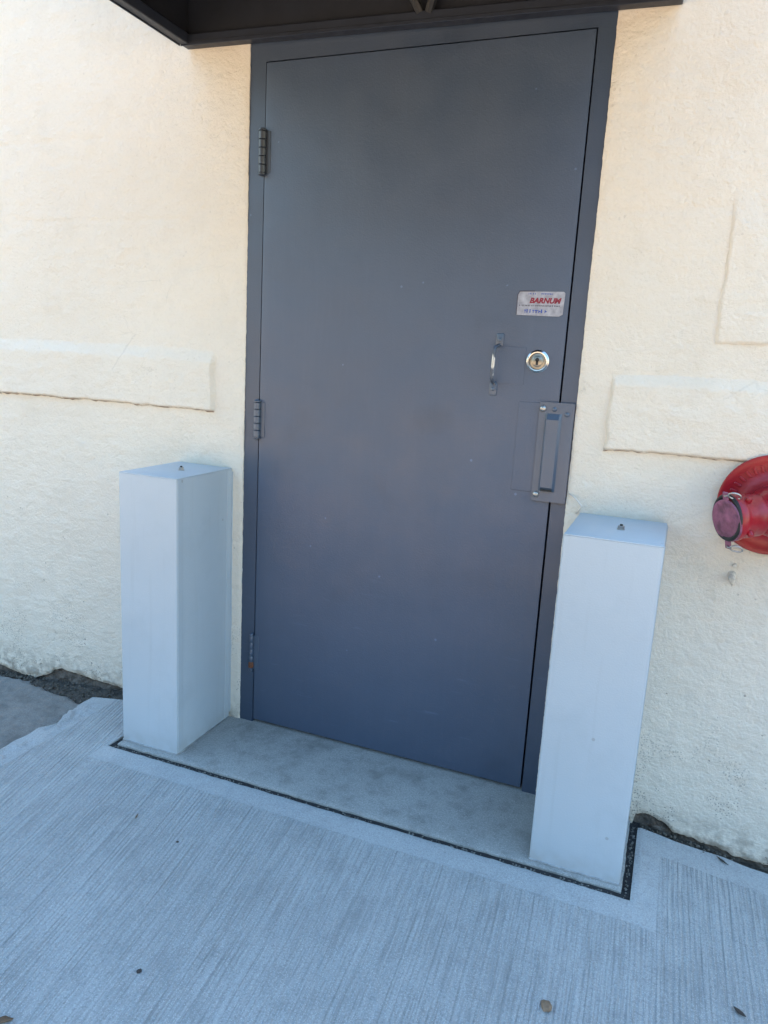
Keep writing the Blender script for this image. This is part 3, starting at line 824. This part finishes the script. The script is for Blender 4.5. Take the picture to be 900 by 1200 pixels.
# ------------------------------------------------------------------ white sheet metal post covers
def post_cover(x0, x1, d, h, label, tilt, nut):
    cxm = (x0 + x1) / 2; w = (x1 - x0) / 2
    t = thing('post_cover', label, 'post cover', (cxm, -0.006, 0), (0, 0, 0), 'white sheet metal post covers beside the door')
    bm = bmesh.new()
    nz = 24; 
    def ring(z, k):
        pts = []
        r = 0.004
        for (sx_, sy_, a0) in ((-1, -1, 180), (1, -1, 270), (1, 0, 0), (-1, 0, 90)):
            for q in range(4):
                a = R(a0 + q * 30)
                cxx = sx_ * (w - r); cyy = (-d + r) if sy_ < 0 else -r
                pts.append(bm.verts.new((cxx + r * math.cos(a), cyy + r * math.sin(a), z)))
        return pts
    rows = [ring(0.0035 + (h - 0.007) * i / nz, i) for i in range(nz + 1)]
    n = len(rows[0])
    for a, b in zip(rows[:-1], rows[1:]):
        for i in range(n): bm.faces.new((a[i], a[(i + 1) % n], b[(i + 1) % n], b[i]))
    bm.faces.new(rows[0]); bm.faces.new(rows[-1])
    obj('cover_body', bm, M_sheet, t, True, 50)
    for k, (ya, yb) in enumerate(((-d + 0.006, -d + 0.030), (-0.026, -0.003))):     # folded seams on the side faces
        for sx_ in (-1, 1):
            bm = bmesh.new(); xa_, xb_ = sorted((sx_ * (w - 0.001), sx_ * (w + 0.0013)))
            box(bm, xa_, xb_, ya, yb, 0.004, h - 0.006, 0.0005, 1)
            obj('seam_strip', bm, M_sheet, t)
    bm = bmesh.new(); box(bm, -w + 0.0008, w - 0.0008, -d + 0.0008, -0.001, h - 0.0036, h, 0.0016, 2)
    obj('top_plate', bm, M_sheet, t, True, 40)
    bm = bmesh.new()
    box(bm, -w - 0.003, -w + 0.0006, -0.002, 0.005, 0.02, h - 0.012); box(bm, w - 0.0006, w + 0.003, -0.002, 0.005, 0.02, h - 0.012)
    obj('rear_flange', bm, M_sheet, t)
    bm = bmesh.new()
    pp = round_path([(-w, -0.02, 0.0015), (-w, -d, 0.0015), (w, -d, 0.0015), (w, -0.02, 0.0015)], 0.004, 3)
    tube(bm, pp, 0.003, 8)
    obj('sealant_bead', bm, M_caulk, t, True)
    bm = bmesh.new()
    nx0, ny0 = nut
    lathe(bm, [(0.0095, 0), (0.0095, 0.0015), (0.006, 0.002)], (nx0 - cxm, ny0 + 0.006, h), (0, 0, 1), 18)
    lathe(bm, [(0.0078, 0.0015), (0.0078, 0.0085), (0.0068, 0.0095), (0.0035, 0.0095)], (nx0 - cxm, ny0 + 0.006, h), (0, 0, 1), 6)
    nb = obj('top_nut', bm, M_steel, t)
    bm = bmesh.new()
    lathe(bm, [(0.0036, 0.006), (0.0036, 0.0125), (0.003, 0.013)], (nx0 - cxm, ny0 + 0.006, h), (0, 0, 1), 10)
    obj('stud', bm, M_black, nb)
    return t
post_cover(-0.298, -0.0912, 0.2846, 0.863, 'white sheet metal post cover left of the door on the hinge side, showing two faces', 0, (-0.180, -0.150))
post_cover(1.0003, 1.2212, 0.291, 0.8565, 'white sheet metal post cover right of the door by the red hose inlet', 0, (1.118, -0.165))

# ------------------------------------------------------------------ red hose connection
fc = Vector((1.450, -0.013, 0.934))
fdc = thing('fire_hose_connection', 'red fire hose inlet with round wall plate and faded pink cap', 'hose connection', fc)
bm = bmesh.new()
lathe(bm, [(0.0, 0), (0.122, 0), (0.123, 0.004), (0.121, 0.0075), (0.112, 0.0085), (0.106, 0.006), (0.078, 0.0065), (0.070, 0.011), (0.058, 0.014), (0, 0.014)], (0, -0.006, 0), (0, -1, 0), 64, cap=False)
wp = obj('wall_plate', bm, M_red, fdc, True, 40)
bm = bmesh.new()
rr_ = random.Random(4)
for i in range(11):         # raised lugs cast round the upper half of the plate
    a = R(58 + i * 10.5)
    b = bmesh.new(); box(b, -0.0028, 0.0028, -0.0035, 0.001, -0.0085, 0.0085, 0.001, 1)
    M = Matrix.Translation((0.0925 * math.cos(a), -0.0125, 0.0925 * math.sin(a))) @ Matrix.Rotation(-(a - R(90)), 4, 'Y')
    merge(bm, b, M)
obj('cast_rib', bm, M_red, wp)
# body and two splayed inlets
ax = Vector((-0.84, -0.50, -0.10)).normalized()
bm = bmesh.new()
lathe(bm, [(0.052, 0), (0.050, 0.05), (0.056, 0.085), (0.058, 0.11), (0.050, 0.135), (0.03, 0.15), (0, 0.153)], (0, -0.012, 0), (0, -1, 0), 40)
obj('inlet_body', bm, M_red, fdc, True, 50)
c0 = Vector((0, -0.100, -0.004))
def inlet(ax, capmat):
    bm = bmesh.new()
    lathe(bm, [(0.046, 0), (0.0465, 0.045), (0.049, 0.052), (0.049, 0.058), (0.0485, 0.074), (0.0505, 0.079), (0.0505, 0.094), (0.0530, 0.099), (0.0550, 0.104), (0.0550, 0.119), (0.0540, 0.1205), (0.047, 0.121), (0.046, 0.108), (0, 0.108)], c0, ax, 44)
    # swivel lugs
    s1 = ax.cross(Vector((0, 0, 1))).normalized(); s2 = s1.cross(ax)
    for k in range(4):
        a = R(35 + 90 * k); d = s1 * math.cos(a) + s2 * math.sin(a)
        lathe(bm, [(0.0075, 0), (0.0072, 0.008), (0.005, 0.012), (0, 0.0125)], c0 + ax * 0.092 + d * 0.049, d, 12)
    i_ = obj('hose_inlet', bm, M_red, fdc, True, 40)
    # break cap: thin dished disc with a lug at top and foot
    cd = (ax + Vector((0.06, -0.06, -0.12))).normalized()
    gk = bmesh.new()
    tube(gk, [c0 + ax * 0.121 + (s1 * math.cos(2 * math.pi * q / 36) + s2 * math.sin(2 * math.pi * q / 36)) * 0.0500 for q in range(36)], 0.0052, 8, closed=True)
    obj('rim_shade_ring', gk, M_black, i_, True)  # added black ring stands in for the shadow inside the collar rim
    cc = c0 + ax * 0.1275 + Vector((0.007, -0.002, -0.005))
    bm = bmesh.new()
    lathe(bm, [(0, 0), (0.0485, 0.0), (0.0495, 0.002), (0.0485, 0.005), (0.044, 0.0062), (0.040, 0.0045), (0.020, 0.0055), (0.012, 0.0075), (0, 0.0078)], cc, cd, 44, cap=False)
    t2 = (Vector((0, 0, 1)) - cd * cd.z).normalized(); t1 = t2.cross(cd)
    for s in (1, -1):
        b = bmesh.new(); box(b, -0.0085, 0.0085, -0.012, 0.012, 0.0, 0.005, 0.0018, 2)
        M = Matrix((t1, t2, cd)).transposed().to_4x4(); M.translation = cc + t2 * s * 0.056
        merge(bm, b, M)
    cp = obj('inlet_cap', bm, capmat, i_, True, 40)
    for s in (1, -1):
        bm = bmesh.new()
        side = Vector((0.019, -0.010, 0.002)) if s > 0 else Vector((0.018, -0.012, -0.003))
        c = cc + t2 * s * 0.060 + cd * 0.004 + side
        u = Vector((1.0, 0.15, -0.12)).normalized(); v = Vector((0.0, -0.55, 0.85)).normalized()
        tube(bm, [c + u * 0.0135 * math.cos(2 * math.pi * q / 20) + v * 0.0085 * math.sin(2 * math.pi * q / 20) for q in range(20)], 0.0021, 8, closed=True)
        # wire link from the lug to the ring
        tube(bm, round_path([cc + t2 * s * 0.060 + cd * 0.006, cc + t2 * s * 0.060 + cd * 0.012 + side * 0.3, c - u * 0.0125], 0.004), 0.0017, 8)
        obj('split_ring', bm, M_steel, cp, True)
    return i_
inlet(ax, M_capface)
inlet(Vector((0.84, -0.50, -0.10)).normalized(), M_capface)

# ------------------------------------------------------------------ black canopy over the door
cz0 = 2.0745
can = thing('canopy', 'black open canopy on a charcoal metal frame over the blue grey door', 'canopy', (0.421, -0.004, cz0), (0, R(1.05), 0))
CW, CD, CH = 0.684, 1.4, 0.62
def cobj(name, bm, mat, parent=can): return obj(name, bm, mat, parent, False)
bm = bmesh.new()
box(bm, -CW, CW, -0.036, -0.002, 0.003, 0.031, 0.002, 1)
box(bm, -CW, CW, -0.0395, -0.0362, 0.000, 0.010, 0.001, 1)
cobj('wall_bar', bm, M_canbar)
for s in (-1, 1):
    bm = bmesh.new()
    xo = s * CW
    box(bm, min(xo, xo - s * 0.028), max(xo, xo - s * 0.028), -CD, -0.040, 0.003, 0.031, 0.002, 1)
    box(bm, min(xo + s * 0.0032, xo), max(xo + s * 0.0032, xo), -CD, -0.040, 0.000, 0.012)
    cobj('side_bar', bm, M_canbar)
bm = bmesh.new(); box(bm, -CW, CW, -CD - 0.030, -CD - 0.001, 0.003, 0.031, 0.002, 1)
cobj('front_bar', bm, M_canbar)
for s in (-1, 1):   # side cheeks: from the wall down to the low front
    bm = bmesh.new()
    prismx = [(-0.004, 0.032), (-CD - 0.02, 0.032), (-CD - 0.02, 0.20), (-0.004, CH)]
    xa0, xa1 = sorted((s * CW, s * (CW - 0.006)))
    a = [bm.verts.new((xa0, y, z)) for y, z in prismx]; b = [bm.verts.new((xa1, y, z)) for y, z in prismx]
    bm.faces.new(a); bm.faces.new(b[::-1])
    for i in range(4): bm.faces.new((a[i], a[(i + 1) % 4], b[(i + 1) % 4], b[i]))
    cobj('side_panel', bm, M_canopy)
bm = bmesh.new(); box(bm, -CW + 0.0065, CW - 0.0065, -0.012, -0.004, 0.0325, CH - 0.01)
cobj('back_panel', bm, M_canback)
bm = bmesh.new()
box(bm, -CW + 0.0065, CW - 0.0065, -CD - 0.026, -CD - 0.020, 0.0325, 0.20)
cobj('front_valance', bm, M_canopy)
bm = bmesh.new()
a = [bm.verts.new(p) for p in ((-CW - 0.004, 0, CH + 0.004), (CW + 0.004, 0, CH + 0.004), (CW + 0.004, -CD - 0.03, 0.204), (-CW - 0.004, -CD - 0.03, 0.204))]
f = bm.faces.new(a); e = bmesh.ops.extrude_face_region(bm, geom=[f])
for v in e['geom']:
    if isinstance(v, bmesh.types.BMVert): v.co.z += 0.006
cobj('sloped_roof', bm, M_canopy)
for s in (-1, 1):
    bm = bmesh.new()
    tube(bm, [(0.062 + s * 0.012, -0.030, 0.030), (0.062 + s * 0.16, -0.20, 0.30)], 0.012, 8)
    cobj('brace', bm, M_black)

# ------------------------------------------------------------------ litter on the pavement
def leaf_thing(name, x, y, L, w, rz, mat, label, cat, curl=0.3):
    bm = bmesh.new()
    n = 7; top = []; bot = []
    for i in range(n):
        t_ = i / (n - 1); ww = w * math.sin(math.pi * min(0.98, t_ * 0.93 + 0.05)) * random.uniform(0.8, 1.15)
        z = curl * L * (t_ - 0.5) ** 2
        top.append(bm.verts.new((t_ * L - L / 2, ww / 2, z + curl * ww * 0.4))); bot.append((bm.verts.new((t_ * L - L / 2, -ww / 2, z + curl * ww * 0.3)), bm.verts.new((t_ * L - L / 2, 0, z))))
    for i in range(n - 1):
        bm.faces.new((top[i], top[i + 1], bot[i + 1][1], bot[i][1])); bm.faces.new((bot[i][1], bot[i + 1][1], bot[i + 1][0], bot[i][0]))
    ext = bmesh.ops.extrude_face_region(bm, geom=bm.faces[:])
    for v in ext['geom']:
        if isinstance(v, bmesh.types.BMVert): v.co.z += 0.0008
    o = obj(name, bm, mat, None, True)
    o.location = (x, y, sc(pave_z, x) + 0.003); o.rotation_euler = (random.uniform(-.15, .15), random.uniform(-.15, .15), rz)
    return tag(o, label, cat)
def chip_thing(name, x, y, s, mat, label, cat, flat=0.5):
    bm = bmesh.new()
    bmesh.ops.create_icosphere(bm, subdivisions=2, radius=s)
    for v in bm.verts:
        v.co *= random.uniform(0.8, 1.15); v.co.z *= flat; v.co.x *= 1.2
    o = obj(name, bm, mat, None, False)
    o.location = (x, y, sc(pave_z, x) + s * flat * 0.7); o.rotation_euler = (0, 0, random.uniform(0, 6))
    return tag(o, label, cat)
chip_thing('pebble', 1.118, -0.730, 0.0125, M_chip, 'brown pebble on the pavement below the right post cover', 'pebble', 0.5)
leaf_thing('dry_leaf', 1.478, -0.552, 0.026, 0.013, 2.6, M_darkbit, 'small dark dry leaf at the right front of the pavement', 'leaf')
chip_thing('chip', 0.350, -0.995, 0.005, M_darkbit, 'black chip on the pavement in front of the door', 'chip', 0.6)
leaf_thing('dry_leaf', 0.205, -1.188, 0.032, 0.015, 0.5, M_leaf, 'brown dry leaf at the lower left edge of the pavement', 'leaf')
chip_thing('chip', 0.168, -0.631, 0.0035, M_darkbit, 'tiny dark chip on the pavement nearest the left post cover', 'chip', 0.6)
leaf_thing('twig', 0.009, -0.594, 0.022, 0.004, 1.9, M_leaf, 'short bent twig on the pavement before the left post cover', 'twig')
leaf_thing('twig', 1.467, -0.045, 0.036, 0.006, 2.5, M_darkbit, 'dark twig beside the foot of the wall on the right', 'twig', 0.05)
